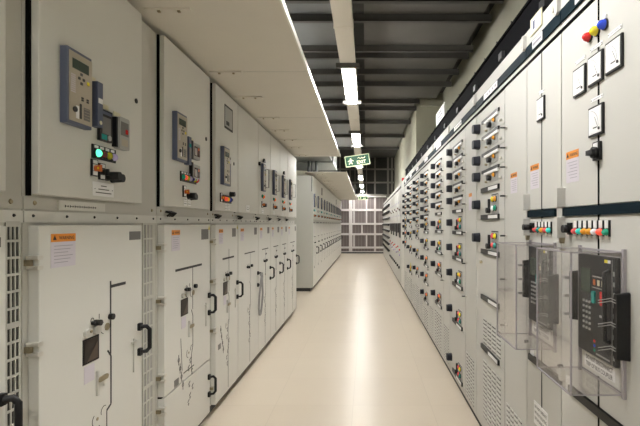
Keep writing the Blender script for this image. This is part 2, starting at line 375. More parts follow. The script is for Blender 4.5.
for i, (a, b_, d0, d1) in enumerate(units):
    t = thing('switchgear_cabinet', LAB[i], 'cabinet', (-1.75, (a + b_) / 2, 0), GL); cabs.append(t)
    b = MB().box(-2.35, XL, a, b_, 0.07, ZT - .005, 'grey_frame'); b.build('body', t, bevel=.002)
    MB().box(-2.33, XL - .02, a, b_, 0, 0.07, 'plinth_dark').build('plinth', t)
    # ledge between the two compartments
    lg = MB('L').box(a + .002, b_ - .002, 1.405, 1.444, 0, .006, 'grey_paint').box(a + .002, b_ - .002, 1.45, 1.492, 0, .004, 'grey_frame')
    n = max(3, int((b_ - a) / .14)); screws(lg, [(a + .04 + k * (b_ - a - .08) / (n - 1), 1.428) for k in range(n)], .006, 'dark_plastic', .006)
    screws(lg, [(a + .05, 1.472), (b_ - .05, 1.472)], .004, 'steel', .009)
    lg.build('ledge', t)
    # doors
    MB('L').box(max(d0 - .012, a + .001), d0 - .001, 1.495, ZT - .01, 0, .012, 'seam').build('door_gasket', t)
    ud = MB('L').box(d0, d1, 1.5, ZT - .01, 0, D, 'grey_paint').build('instrument_door', t, bevel=.003)
    split = 0.45 if i == 2 else None
    if split:
        ld = MB('L').box(d0, d1, split + .004, 1.395, 0, D, 'grey_paint').build('breaker_door', t, bevel=.003)
        MB('L').box(d0, d1, split - .004, split + .003, 0, .02, 'seam').build('door_gasket', t)
        l2 = MB('L').box(d0, d1, .075, split - .005, 0, D, 'grey_paint').build('cable_door', t, bevel=.003)
        pull_handle('L', l2, d1 - .03, .20, .345, D); hinge('L', l2, d0 - .012, .12, 0); hinge('L', l2, d0 - .012, .38, 0)
        warning_z = None
    else:
        ld = MB('L').box(d0, d1, .075, 1.395, 0, D, 'grey_paint').build('breaker_door', t, bevel=.003)
    W = d1 - d0
    if i == 0:
        pull_handle('L', ld, d1 + .005 - .03, .72, .885, D, r=.011)
        vent('L', t, 1.385, 1.437, .1, 1.40, .001)
        MB('L').box(1.20, 1.325, 1.33, 1.36, D, D + .001, 'dark_grey_plate').build('nameplate', ld)
        continue
    pull_handle('L', ld, d1 - .03, .77, .915, D, r=.010 if i < 3 else .009)
    if i in (1, 2, 3):
        for z in (1.27, 0.98, .62, .20) if not split else (1.27, .98, .56): hinge('L', ld, d0 - .012, z, 0)
    if i == 1:
        vent('L', t, 2.235, 2.335, .1, 1.40, .001, pitch=.075, back='grey_plate')  # paler backing sheet colours the dark interior as if lit
    # labels and nameplates
    wl = (.055, .185) if i == 1 else ((.09, .20) if i == 2 else (.07, .07 + min(.10, W * .17)))
    warning('L', ld, d0 + wl[0], d0 + wl[1], 1.245 if i < 3 else 1.25, 1.365 if i < 3 else 1.36, D)
    g0 = d1 - .115 if i == 1 else d1 - .16; MB('L').box(g0, g0 + (.10 if i != 2 else .13), 1.325 if i == 1 else 1.295, 1.365, D, D + .001, 'dark_grey_plate').build('rating_plate', ld)
    if i in (2, 3): MB('L').prism([(d1 - .03, 1.36), (d1 - .005, 1.36), (d1 - .018, 1.39)], D, D + .001, 'yellow').build('hazard_sticker', ld)
    # mimic
    m = MB('L')
    if i == 1:
        uL = LP(110.5, 300)[0]
        seg(m, [(uL, LP(110.5, 286.5)[1]), LP(125.5, 282.8)], .013, D)
        seg(m, [(uL, 1.155), (uL, .84)], .009, D)
        seg(m, [(uL - .022, .862), (uL + .003, .832)], .008, D)
        seg(m, [(uL + .003, .832), (uL + .003, .625), (uL - .028, .61)], .009, D)
        seg(m, [(uL - .028, .61), (uL - .028, .10)], .005, D)
    else:
        c = d0 + W * .56; zb = 1.13
        seg(m, [(d0 + W * (.2 if i == 2 else .28), zb), (d0 + W * (.78 if i == 2 else .8), zb)], .014 if i < 4 else .010, D)
        seg(m, [(c, 1.2 if i == 3 else zb), (c, .86)], .004, D, 'ink_grey' if i > 3 else 'ink')
        seg(m, [(c - .02, .86), (c + .002, .82), (c + .002, .63), (c - .02, .58), (c - .02, .10 if not split else .47)], .005, D)
        if i == 2:
            seg(m, [(c - .14, .50), (c + .02, .50)], .006, D); seg(m, [(c - .18, .72), (c - .16, .52)], .004, D)
        if i > 4: seg(m, [(c - .005, zb - .06), (c + .06, zb - .055)], .016, D); seg(m, [(c, .98), (c, .84)], .014, D)
    cc = (d0 + W * .49)
    ring(m, cc - .02, .60, .026, D, a0=120, a1=270); m.cyl(cc - .012, .602, .007, D, D + .002, 'steel', 10)
    ring(m, cc + .035, .615, .022, D, a0=60, a1=200)
    ring(m, cc - .045, 1.0 + .012, .010, D); seg(m, [(cc + .0, 1.03), (cc + .0, 1.01)], .003, D)
    for k in range(7 if i != 1 else 4):
        zz = .56 - k * .042 + random.uniform(-.01, .01); uu = cc + random.uniform(-.02, .05)
        if split and zz < .47: zz -= .02
        seg(m, [(uu - .012, zz), (uu + .012, zz + .012)], .006, D); ring(m, uu, zz - .014, .007, D, n=8)
    if i in (2, 3):
        for k in range(4):
            uu = cc - .16 + .02 * k; zz = .60 - .055 * k
            seg(m, [(uu, zz + .03), (uu, zz - .03)], .005, D); ring(m, uu, zz, .012, D, n=8)
        m.box(cc - .22, cc - .16, .44 + .02, .50, D, D + .001, 'dark_grey_plate')
    m.build('mimic_diagram', ld)
    # operating knobs, window, lever
    w0 = d0 + W * .34 if i == 1 else d0 + W * .31; ww = .095
    win = MB('L').box(w0 - .004, w0 + ww + .004, .848, .948, D, D + .002, 'black_plastic').box(w0 + .003, w0 + ww - .003, .854, .942, D + .002, D + .003, 'window_brown')
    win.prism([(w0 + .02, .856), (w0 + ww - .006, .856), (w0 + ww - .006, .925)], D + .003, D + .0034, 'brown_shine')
    if i < 4:
        win.build('viewing_window', ld)
        MB('L').box(w0 + .005, w0 + .07, .772, .84, D, D + .001, 'label_lilac').build('paper_label', ld)
    MB('L').cyl(w0 + .075, 1.0, .012, D, D + .026, 'black_plastic', 14).build('operating_knob', ld); MB('L').cyl(w0 + .055, 1.002, .008, D, D + .016, 'black_plastic', 10).build('operating_knob', ld)
    MB('L').cyl(d0 + W * .60, 1.003, .013, D, D + .018, 'black_plastic', 14).build('operating_knob', ld)
    if i < 4:
        MB('L').rbox(w0 + .06, w0 + .10, .953, .988, D, D + .012, 'grey_frame', .01).build('padlock_cover', ld)
        MB('L').rbox(w0 + .0, w0 + .035, .957, .985, D, D + .012, 'grey_frame', .01).cyl(w0 + .03, .975, .006, D + .012, D + .016, 'steel', 8).build('padlock_cover', ld)
        lk = MB('L').cyl(d0 + W * .57, .965, .016, D, D + .004, 'steel', 12); ring(lk, d0 + W * .54, .965, .024, D, a0=100, a1=260); lk.build('keyhole', ld)
        lev = MB('L').rbox(cc - .02, cc + .045, .752, .772, D + .006, D + .014, 'steel', .008).box(cc - .022, cc - .014, .70, .80, D, D + .01, 'grey_frame'); lev.build('lever', ld)
        b = MB('L').box(d1 - .10, d1 - .06, .84, .846, D, D + .012, 'zinc').box(d1 - .085, d1 - .080, .70, .86, D, D + .006, 'grey_frame'); b.build('latch', ld)
    # connectors on the ledge
    if i == 1:
        b = MB('L').box(LP(66, 0)[0], LP(111, 0)[0], 1.452, 1.487, .004, .012, 'grey_paint')
        for k in range(7): u = LP(68, 0)[0] + .02 + k * .028; b.prism([(u, 1.462), (u, 1.472), (u + .009, 1.467)], .012, .013, 'ink'); b.cyl(u + .017, 1.467, .0035, .012, .013, 'ink', 8)
        b.build('terminal_strip', t)
    else:
        b = MB('L'); u = d0 + W * (.12 if i < 5 else .0)
        for k in range(4): b.tube([(u + k * .022, 1.470, .004), (u + k * .022 + .012, 1.462, .03), (u + k * .022 + .02, 1.445, .006)], .007, 'black_plastic', 6)
        b.build('cable_plug', t)
    # instruments on the upper door
    if i == 1:
        relay(t, 1.58, 1.766, 2.043)
        MB('L').box(1.755, 1.79, 1.79, 1.97, D, D + .03, 'relay_blue').box(1.76, 1.788, 1.885, 1.905, D + .03, D + .031, 'label_white').cyl(1.775, 1.808, .008, D + .03, D + .032, 'cream', 10).build('auxiliary_relay', t)
        m2 = MB('L').box(1.80, 1.885, 1.745, 1.875, D, D + .014, 'black_plastic').box(1.812, 1.872, 1.775, 1.845, D + .014, D + .015, 'dark_grey_plate').box(1.806, 1.878, 1.856, 1.868, D + .014, D + .015, 'relay_blue').cyl(1.862, 1.762, .012, D + .014, D + .017, 'grey_plate', 12).box(1.808, 1.845, 1.75, 1.772, D + .014, D + .015, 'teal')
        m2.build('panel_meter', t)
        m2 = MB('L').box(1.903, 1.925, 1.735, 1.865, D, D + .02, 'black_plastic').rbox(1.915, 1.995, 1.73, 1.87, D, D + .028, 'grey_plate', .008).box(1.925, 1.985, 1.79, 1.85, D + .028, D + .029, 'dark_grey_plate').box(1.96, 1.98, 1.80, 1.82, D + .029, D + .030, 'red').box(1.93, 1.98, 1.745, 1.775, D + .028, D + .029, 'relay_face')
        m2.build('flag_relay', t)
        MB('L').box(1.83, 1.875, 1.882, 1.902, D, D + .003, 'cream').box(1.915, 1.965, 1.874, 1.892, D, D + .003, 'cream').box(1.762, 1.785, 1.975, 1.99, D, D + .003, 'cream').build('tag_plate', t)
        MB('L').cyl(LP(136, 101)[0], LP(136, 101)[1], .012, D, D + .003, 'black_plastic', 16).build('cable_grommet', t)
        b = MB('L').box(1.762, 1.925, 1.665, 1.722, D, D + .006, 'black_plastic')
        for k in range(4): b.box(1.772 + k * .038, 1.798 + k * .038, 1.708, 1.719, D + .006, D + .007, 'label_white')
        b.build('lamp_plate', t)
        for k, mm in enumerate(('green_lit', 'dark_red', 'olive', 'lilac')): lamp('L', t, 1.788 + k * .038, 1.688, .016, D + .006, mm)
        rotary(t, 1.775, 1.625); rotary(t, 1.825, 1.615, False)
        black_knob(t, 1.862, 1.603, D, .019, .06); black_knob(t, 1.905, 1.598, D, .019, .05)
        nameplate('L', t, 1.77, 1.915, 1.515, 1.572, D, 3)
    elif i == 2:
        relay(t, 2.495, 1.766, 2.043)
        MB('L').box(2.66, 2.70, 1.76, 1.93, D, D + .03, 'relay_blue').box(2.666, 2.695, 1.80, 1.86, D + .03, D + .031, 'dark_grey_plate').box(2.666, 2.695, 1.868, 1.89, D + .03, D + .031, 'teal').build('auxiliary_relay', t)
        for zc in (1.86, 1.725):
            MB('L').box(2.735, 2.755, zc - .055, zc + .06, D, D + .02, 'black_plastic').rbox(2.75, 2.855, zc - .05, zc + .05, D, D + .024, 'grey_plate', .006).box(2.76, 2.845, zc - .03, zc + .03, D + .024, D + .025, 'dark_red').box(2.765, 2.80, zc - .026, zc + .02, D + .025, D + .026, 'grey_plate').box(2.82, 2.84, zc + .01, zc + .025, D + .025, D + .026, 'rust_red').build('flag_relay', t)
        MB('L').box(2.77, 2.80, 1.925, 1.94, D, D + .003, 'cream').box(2.77, 2.80, 1.782, 1.797, D, D + .003, 'cream').build('tag_plate', t)
        MB('L').cyl(LP(206, 139)[0], LP(206, 139)[1], .014, D, D + .003, 'black_plastic', 16).build('cable_grommet', t)
        b = MB('L').box(2.60, 2.84, 1.655, 1.715, D, D + .006, 'black_plastic')
        for k in range(6): b.box(2.61 + k * .038, 2.634 + k * .038, 1.702, 1.712, D + .006, D + .007, 'label_white')
        b.build('lamp_plate', t)
        for k, mm in enumerate(('green', 'red_lit', 'olive', 'lilac', 'navy', 'olive', 'red')): lamp('L', t, 2.618 + k * .035, 1.68, .016, D + .006, mm)
        rotary(t, 2.655, 1.595); black_knob(t, 2.72, 1.575, D, .02, .05); black_knob(t, 2.76, 1.57, D, .02, .04)
        for u0 in (2.655, 2.715): nameplate('L', t, u0, u0 + .045, 1.512, 1.535, D, 1); nameplate('L', t, u0, u0 + .045, 1.54, 1.562, D, 1)
    elif i == 3:
        relay(t, 3.32, 1.70, 1.99)
        MB('L').box(3.475, 3.52, 1.70, 1.93, D, D + .02, 'dark_grey_plate').box(3.48, 3.515, 1.78, 1.86, D + .02, D + .021, 'relay_blue').box(3.485, 3.512, 1.88, 1.91, D + .02, D + .021, 'label_lilac').build('auxiliary_relay', t)
        MB('L').box(3.42, 3.62, 2.15, 2.335, D, D + .004, 'black_plastic').box(3.42, 3.60, 2.165, 2.32, D + .004, D + .005, 'grey_plate').box(3.45, 3.52, 2.18, 2.21, D + .005, D + .007, 'dark_plastic').build('viewing_window', t)
        MB('L').cyl(3.66, 1.90, .014, D, D + .003, 'black_plastic', 16).build('cable_grommet', t)
        black_knob(t, 3.56, 1.64, D, .02, .04)
        rotary(t, 3.33, 1.60)
        b = MB('L').box(3.37, 3.58, 1.565, 1.625, D, D + .006, 'black_plastic'); b.build('lamp_plate', t)
        for k, mm in enumerate(('red_lit', 'orange_lit', 'yellow', 'blue', 'navy')): lamp('L', t, 3.40 + k * .037, 1.594, .017, D + .006, mm)
        for u0 in (3.43, 3.50): nameplate('L', t, u0, u0 + .055, 1.512, 1.532, D, 1); nameplate('L', t, u0, u0 + .055, 1.537, 1.557, D, 1)
    elif i == 4:
        nameplate('L', t, 4.03, 4.15, 1.515, 1.575, D, 2)
        b = MB('L'); pts = [(4.44, .90, .07), (4.455, .86, .085), (4.46, .70, .09), (4.445, .58, .085), (4.42, .50, .08), (4.39, .49, .075), (4.365, .56, .075), (4.37, .70, .08), (4.41, .84, .085), (4.44, .91, .09)]
        for (p, q) in zip(pts[:-1], pts[1:]): b.bar(p, q, .010, 'strap_grey', .018)
        solo('strap', b, 'grey strap looped over the handle of the cabinet with the blank upper door', 'strap', (-1.05, 4.42, .49))
    else:
        relay(t, d0 + .10, 1.745, 2.035, .12)
        b = MB('L'); u = d0 + W * .62; b.tube([(u, 2.0, D), (u, 2.0, D + .03), (u, 1.80, D + .03), (u, 1.80, D)], .004, 'dark_plastic', 6); b.build('cover_clip', t)
        lamp('L', t, d0 + .15, 1.695, .016, D, 'green'); lamp('L', t, d0 + .20, 1.69, .018, D, 'orange_lit')
        if i == 7: lamp('L', t, d0 + .25, 1.69, .016, D, 'rust_red')
        rotary(t, d0 + .15, 1.605); black_knob(t, d0 + .21, 1.60, D, .02, .035)
        nameplate('L', t, d0 + .14, d0 + .22, 1.515, 1.55, D, 1)
        if i == 5: MB('L').cyl(d0 + .02, 2.02, .02, D, D + .02, 'black_plastic', 14).build('cable_grommet', t)
        if i in (5, 7): MB('L').prism([(d0 + .17, 2.06), (d0 + .25, 2.06), (d0 + .21, 2.10)], D, D + .02, 'black_plastic').build('alarm_horn', t)

# canopy over the near left row
def canopy(ya, yb, lab, brs, grp):
    c = thing('canopy', lab, 'canopy', (-.78, (ya + yb) / 2, 2.47), grp)
    MB().box(-1.32 if ya < 5 else -1.27, -.412, ya, yb, 2.47, 2.482, 'canopy_paint').build('canopy_sheet', c)
    MB().box(-.412, -.402, ya, yb, 2.462, 2.50, 'canopy_edge').build('edge_trim', c)
    for y in brs:
        b = MB().box(-1.095, -.87, y - .018, y + .018, 2.461, 2.47, 'canopy_paint')
        for x in (-1.03, -.93): b.box(x - .007, x + .007, y - .007, y + .007, 2.453, 2.461, 'steel')
        b.build('bracket', c)
    for y in brs[::2]: MB().box(-.86, -.415, y - .002, y + .002, 2.4685, 2.47, 'grey_frame').build('sheet_joint', c)
canopy(.3, 6.98, 'long beige deflector sheet overhanging the near left row of cabinets', [1.4, 2.19, 3.09, 3.70, 4.42, 5.0, 5.57, 6.1, 6.8], 'deflector canopies over the left cabinets')

# ------------------------------------------------------------- left row, far section
GFL = 'switchgear cabinets in the far left row'
n = 14; wd = (19.7 - 9.15) / n
for i in range(n):
    a = 9.15 + i * wd; e = a + wd - .003
    lab = 'cabinet at the near end of the far left row, its plain side showing' if i == 0 else \
          ('grey switchgear cabinet at the far end of the far left row, beside the partition' if i == n - 1 else 'grey switchgear cabinet, %s from the near end of the far left row' % ORD[i])
    t = thing('switchgear_cabinet', lab, 'cabinet', (-1.75, a + wd / 2, 0), GFL)
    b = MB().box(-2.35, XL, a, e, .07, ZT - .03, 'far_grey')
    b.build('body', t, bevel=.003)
    MB().box(-2.33, XL - .02, a, e, 0, .07, 'plinth_dark').build('plinth', t)
    if i == 0:
        MB().box(-2.3, -1.11, a - .008, a - .0005, 2.062, 2.40, 'far_grey').build('side_panel', t)
        MB().box(-2.3, -1.10, a - .012, a - .0005, .08, 2.054, 'far_grey').build('side_panel', t)
        MB().box(-1.135, -1.12, a - .014, a - .008, 2.08, 2.40, 'conduit').build('panel_latch', t)
    MB('L').box(a + .01, e - .005, 1.5, ZT - .04, 0, .03, 'grey_paint').build('instrument_door', t)
    ld = MB('L').box(a + .01, e - .005, .08, 1.40, 0, .03, 'grey_paint').build('breaker_door', t)
    r = MB('L').box(a + .14, a + .30, 1.76, 2.04, .03, .06, 'relay_blue').build('protection_relay', t)
    MB('L').box(a + .15, a + .295, 1.775, 2.025, .06, .063, 'relay_face').box(a + .17, a + .27, 1.96, 2.0, .063, .064, 'lcd').build('relay_face', r)
    if i % 3 != 1: MB('L').box(a + .40, a + .50, 1.80, 1.98, .03, .05, 'dark_plastic').build('panel_meter', t)
    if i in (2, 9): MB('L').box(a + .3, a + .42, 2.12, 2.3, .03, .04, 'dark_plastic').build('viewing_window', t)
    for k, mm in enumerate((('white_lens', 'red', 'cyan_lit') if i % 2 else ('teal', 'lilac', 'cyan_lit'))): lamp('L', t, a + .16 + k * .07, 1.69, .022, .03, mm)
    rotary(t, a + .2, 1.58, True, .03); black_knob(t, a + .3, 1.58, .03, .022, .04)
    MB('L').box(a + .2, a + .6, 1.425, 1.445, .0, .012, 'dark_grey_plate').build('terminal_strip', t)
    m = MB('L'); seg(m, [(a + .2, 1.13), (a + .5, 1.13)], .012, .03); seg(m, [(a + .42, 1.13), (a + .42, .5)], .006, .03); m.box(a + .2, a + .28, 1.20, 1.28, .03, .031, 'label_lilac').box(a + .28, a + .34, .45, .5, .03, .031, 'ink'); m.build('mimic_diagram', ld)
    for uu in (.3, .42): MB('L').cyl(a + uu, 1.0, .013, .03, .05, 'black_plastic', 10).build('operating_knob', ld)
    pull_handle('L', ld, e - .06, .74, .90, .03, out=.05, r=.011)
canopy(9.1, 19.5, 'beige deflector sheet overhanging the far left row of cabinets', [9.4, 10.15, 10.9, 11.65, 12.4, 13.1, 13.9], 'deflector canopies over the left cabinets')
# ductwork above the gap
d = thing('ventilation_duct', 'grey sheet metal duct above the gap between the two left rows', 'duct', (-1.3, 9.8, 2.75))
MB().box(-2.2, -.74, 8.4, 11.2, 2.76, 3.3, 'duct_grey').build('duct_body', d, bevel=.004)
MB().box(-2.22, -.72, 9.6, 9.66, 2.74, 3.32, 'duct_grey').build('flange', d)
for k, x in enumerate((-1.235, -1.17, -1.07)):
    b = MB().tube([(x, 9.5, 2.483), (x, 9.5, 2.755)], .03 if k != 1 else .018, 'conduit', 10)
    solo('conduit_pipe', b, 'dark vertical conduit under the grey duct, %s of three from the left' % ('leftmost', 'middle', 'rightmost')[k], 'pipe', (x, 9.5, 2.483), 'conduits under the duct')

# ------------------------------------------------------------- right row: motor control columns
GR = 'motor control cabinets in the near right row'
def louvres(par, u0, u1, z0, z1, cols, rows, d=.0):
    b = MB('R'); cw = (u1 - u0) / cols; rh = (z1 - z0) / rows
    for i in range(cols):
        for j in range(rows):
            a = u0 + i * cw + cw * .14; e = u0 + (i + 1) * cw - cw * .14; z = z0 + j * rh
            b.box(a, e, z, z + rh * .30, d, d + .0008, 'seam'); b.prism([(a, z + rh * .30), (e, z + rh * .30), (e, z + rh * .62), (a, z + rh * .62)], d, d + .004, 'white_paint')
    b.build('louvre_vent', par)
def header(t, a, e, k):
    MB('R').box(a + .002, e - .002, 2.24, 2.312, 0, .006, 'white_paint').build('header_panel', t, bevel=.001)
    MB('R').box(a + .002, e - .002, 2.190, 2.2385, -.001, .008, 'teal_strip').build('busbar_strip', t)
    MB('R').box(a, e, 2.1495, 2.163, -.001, .006, 'seam').build('door_gasket', t)
    b = MB('R').box(a + .48 * (e - a), a + .78 * (e - a), 2.197, 2.234, .008, .010, 'label_white')
    for q in range(4): u = a + (.50 + .06 * q) * (e - a); b.box(u, u + .03, 2.208, 2.222, .010, .0103, 'ink_grey')
    b.build('header_label', t)
    MB('R').rbox(a + .004, a + .03, 2.23, 2.30, .006, .02, 'white_paint', .008).cyl(a + .05, 2.265, .012, .006, .018, 'zinc', 10).build('hinge', t)
SM = [2.04, 1.935, 1.825, 1.715]
LOW = [[1.529, 1.309], [1.413, 1.195, .970, .651, .212], [1.405, 1.185, .96, .637], [1.378, 1.176, .955, .735, .5],
       [1.276, .997, .726], [1.234, 1.0, .65], [1.464, 1.354, 1.215, 1.04]]
RL = ['white motor control cabinet with the largest square black handles, beside clear breaker covers', 'motor control cabinet with square black handles, second of seven from the near end']
for k in range(7):
    a = 2.095 + .96 * k; e = a + .957; c1 = a + .335
    lab = RL[k] if k < 2 else ('motor control cabinet farthest back in the near right row, beside the plain cubicle' if k == 6 else 'white motor control cabinet with black square handles, %s of seven from the near end' % ORD[k])
    t = thing('motor_control_cabinet', lab, 'cabinet', (1.05, a + .48, 0), GR)
    MB().box(XR, 1.36, a, e, .06, 2.316, 'white_paint').build('body', t)
    MB().box(XR + .02, 1.34, a, e, 0, .06, 'plinth_dark').build('plinth', t)
    header(t, a, e, k)
    cd = MB('R').box(a + .004, c1 - .004, .07, 2.148, 0, .004, 'white_paint').build('cable_door', t, bevel=.001)
    MB('R').box(c1 - .0035, c1 + .0015, .07, 2.148, 0, .003, 'seam').build('door_gasket', t)
    if k in (0, 1):
        if k == 0: warning('R', cd, RP(518, 0)[0] , RP(511.5, 0)[0], 1.56, 1.665, .004)
        else: MB('R').box(a + .13, a + .22, 1.50, 1.60, .004, .005, 'label_lilac').box(a + .13, a + .22, 1.60, 1.625, .004, .0055, 'orange').build('warning_label', cd, props={'label': 'small faded warning label'})
    louvres(cd, a + .06, c1 - .03, .10, .44, 4, 13, .004)
    for z in (1.924, 1.815, 1.71, 1.553, 1.336, 1.10, .85):
        if k > 3 and z < 1.2: continue
        MB('R').cyl(c1 - .035, z, .008, .004, .012, 'zinc', 10).cyl(c1 - .035, z, .0045, .012, .040, 'black_plastic', 8).build('latch_pin', cd)
    zs = [SM, SM + [1.605], SM + [1.605], SM + [1.60, 1.49], SM + [1.59, 1.475], SM + [1.60, 1.457], [1.96, 1.85, 1.74, 1.62]][k] 
    f0, f1 = c1 + .10, c1 + .46
    def strip(par, z, full):
        u0, u1 = c1 + .09, c1 + .47 - (0 if full else .02)
        MB('R').box(u0, u1, z - .015 if full else z - .004, z + .015, .004, .015, 'black_plastic').box(u0 + .012, u0 + (.20 if full else .30), z - .010 if full else z - .020, z + .010 if full else z - .004, .006, .0165, 'label_white').build('label_holder', par)
    prev = 2.09
    small_end = None
    for z in zs:
        dr = MB('R').box(c1 + .004, e - .004, z - .100 + .022, z + .006 + .022 - .004, 0, .004, 'white_paint').build('drawer', t, bevel=.001)
        strip(dr, z + .014, False)
        MB('R').rbox(e - .108, e - .045, z - .032, z + .032, .004, .049, 'handle_square', .018, .12).build('isolator_handle', dr)
        p = MB('R').box(c1 + .12, c1 + .29, z - .058, z - .006, .004, .007, 'grey_plate').build('control_plate', dr)
        MB('R').cyl(c1 + .26, z - .034, .017, .007, .032, 'black_plastic', 12).box(c1 + .255, c1 + .30, z - .040, z - .026, .010, .020, 'black_plastic').build('reset_knob', dr)
        lamp('R', dr, c1 + .18, z - .022, .012, .007, 'orange_button', .012)
        MB('R').cyl(c1 + .35, z - .05, .007, .004, .02, 'steel', 8).build('drawer_lock', dr)
        MB('R').cyl(c1 + .06, z - .05, .008, .004, .018, 'zinc', 8).build('drawer_lock', dr)
        small_end = z - .078
    low = LOW[k]
    zprev = small_end
    for q, z in enumerate(low):
        zb = z - .085
        nxt = zb - .016
        dr = MB('R').box(c1 + .004, e - .004, nxt + .003, zprev - .003, 0, .004, 'white_paint').build('drawer', t, bevel=.001)
        if zprev - nxt > .5: louvres(dr, c1 + .12, e - .1, zb + .03, zb + .2, 4, 6, .004)
        strip(dr, zb, True)
        if q == 0: strip(dr, zprev - .020, True)
        MB('R').rbox(e - .108, e - .045, z - .032, z + .032, .004, .049, 'handle_square', .018, .12).build('isolator_handle', dr)
        MB('R').box(c1 + .105, c1 + .245, z - .072, z + .05, .004, .008, 'grey_plate').box(c1 + .11, c1 + .24, z + .044, z + .049, .008, .0085, 'seam').build('control_plate', dr)
        cols = (('yellow', 'pink_red', 'teal', 'pink_red') if (q + k) % 3 else ('orange_button', 'yellow', 'green', 'white_lens'))
        if q >= 2 and k > 1: cols = ('orange_button', 'red_lit', 'grey_plate', 'dark_red')
        for (du, dz), mm in zip(((.15, .02), (.20, .02), (.15, -.035), (.20, -.035)), cols):
            if k < 3 or dz > 0: lamp('R', dr, c1 + du, z + dz, .017, .008, mm, .012)
        MB('R').cyl(c1 + .285, z - .045, .017, .004, .030, 'black_plastic', 12).box(c1 + .280, c1 + .292, z - .035, z + .025, .004, .018, 'dark_plastic').build('reset_knob', dr)
        zprev = nxt
    if k == 0:
        for (za, zb, lv) in ((.91, zprev, None), (.587, .91, (.60, .80)), (.07, .587, (.12, .53))):
            dr = MB('R').box(c1 + .004, e - .004, za + .003, zb - .003, 0, .004, 'white_paint').build('drawer', t, bevel=.001)
            if za > .1: strip(dr, za + .016, True)
            if lv: louvres(dr, c1 + .06, e - .17, lv[0] + .03, lv[1], 4, max(6, int((lv[1] - lv[0]) / .028)), .004)
            if lv is None: MB('R').cyl(e - .15, 1.15, .01, .004, .02, 'steel', 8).build('drawer_lock', dr)
    elif zprev > .15:
        dr = MB('R').box(c1 + .004, e - .004, .07, zprev - .003, 0, .004, 'white_paint').build('drawer', t, bevel=.001)
        louvres(dr, c1 + .12, e - .08, .10, min(zprev - .06, .50), 4, max(4, int((min(zprev - .06, .5) - .1) / .03)), .004)
    if k == 5:
        solo('safety_tag', MB('R').box(c1 + .1, c1 + .2, .40 + .22, .72, .018, .022, 'yellow').cyl(c1 + .15, .735, .02, .018, .022, 'yellow', 10), 'small yellow lockout tag hanging low on the right row of cabinets', 'tag', (.74, c1 + .15, .62))
# end filler
t = thing('end_cubicle', 'plain beige cubicle closing the far end of the near right row', 'cabinet', (1.05, 9.2, 0))
MB().box(XR, 1.36, 8.816, 9.55, .06, 2.31, 'grey_paint').build('body', t, bevel=.003)
MB('R').box(8.84, 9.53, .08, 2.28, 0, .006, 'grey_paint').build('door', t, bevel=.002)
MB('R').cyl(8.9, 1.3, .012, .006, .02, 'steel', 10).build('door_lock', t)
MB().box(XR + .02, 1.34, 8.816, 9.55, 0, .06, 'plinth_dark').build('plinth', t)
solo('red_flag', MB().tube([(.79, 9.3, 2.312), (.79, 9.3, 2.37)], .035, 'red', 12), 'small red flag on top of the plain cubicle at the far end', 'lamp', (.79, 9.3, 2.312))  # short red stub standing in for a small flag, not a lamp

# ------------------------------------------------------------- right row: the two incomer cabinets
GB = 'breaker cabinets nearest on the right'
def meter(par, u0, u1, z0, z1, d):
    b = MB('R').box(u0, u1, z0, z1, d, d + .008, 'black_plastic'); o = b.build('panel_meter', par, bevel=.0015); d -= .006
    g = .007; f = MB('R').box(u0 + g, u1 - g, z0 + g, z1 - g, d + .014, d + .0155, 'label_white').box(u0 + g + .004, u1 - g - .010, z0 + g + .012, z1 - g - .012, d + .0155, d + .016, 'label_white')
    w = u1 - u0; h = z1 - z0
    pts = [(u1 - .02 - w * .55 * math.sin(math.radians(t)), z0 + .03 + h * .55 * math.cos(math.radians(t))) for t in range(0, 91, 15)]
    seg(f, pts, .0015, d + .016, 'ink_grey', t=.0004); seg(f, [(u0 + .022, z0 + .02), (u0 + .045, z0 + h * .62)], .0015, d + .016, 'ink', t=.0004)
    f.box(u0 + .03, u0 + .055, z0 + .024, z0 + .028, d + .016, d + .0163, 'ink').cyl(u0 + .018, z0 + .020, .005, d + .0155, d + .018, 'ink', 10)
    f.build('meter_dial', o)
def tagp(par, u0, u1, z0, z1, d):
    b = MB('R').box(u0, u1, z0, z1, d, d + .002, 'label_white')
    for u in (u0 + .004, u1 - .004): b.cyl(u, (z0 + z1) / 2, .002, d + .002, d + .003, 'ink', 8)
    b.box(u0 + (u1 - u0) * .2, u1 - (u1 - u0) * .2, (z0 + z1) / 2 - .0012, (z0 + z1) / 2 + .0012, d + .002, d + .0023, 'ink_grey'); b.build('tag_plate', par)
def cover(par, yn, yf, z0, z1, out, lab):
    c = MB('R'); w = .003; rr = .012
    c.box(yn, yf, z0, z1, out - w, out, 'clear_acrylic')               # front
    c.box(yn, yn + w, z0, z1, .006, out - w, 'clear_acrylic').box(yf - w, yf, z0, z1, .006, out - w, 'clear_acrylic')
    c.box(yn + w, yf - w, z1 - w, z1, .006, out - w, 'clear_acrylic').box(yn + w, yf - w, z0, z0 + w, .006, out - w, 'clear_acrylic')
    o = c.build('clear_cover', par, props={'label': lab})
    e = MB('R'); q = .003
    for yy in (yn, yf):
        e.bar((yy, z0, out), (yy, z1, out), q * 1.6, 'acrylic_edge')
        for zz in (z0, z1): e.bar((yy, zz, .006), (yy, zz, out), q, 'acrylic_edge')
        e.bar((yy, z0, .008), (yy, z1, .008), q * 1.6, 'acrylic_edge')
    for zz in (z0, z1): e.bar((yn, zz, out), (yf, zz, out), q * 1.6, 'acrylic_edge'); e.bar((yn - .006, zz, .008), (yf + .006, zz, .008), .006, 'acrylic_edge')
    e.box(yn - .010, yn, z0 - .01, z1 + .01, .003, .014, 'acrylic_edge').box(yf, yf + .010, z0 - .01, z1 + .01, .003, .014, 'acrylic_edge')
    e.build('cover_rim', o)
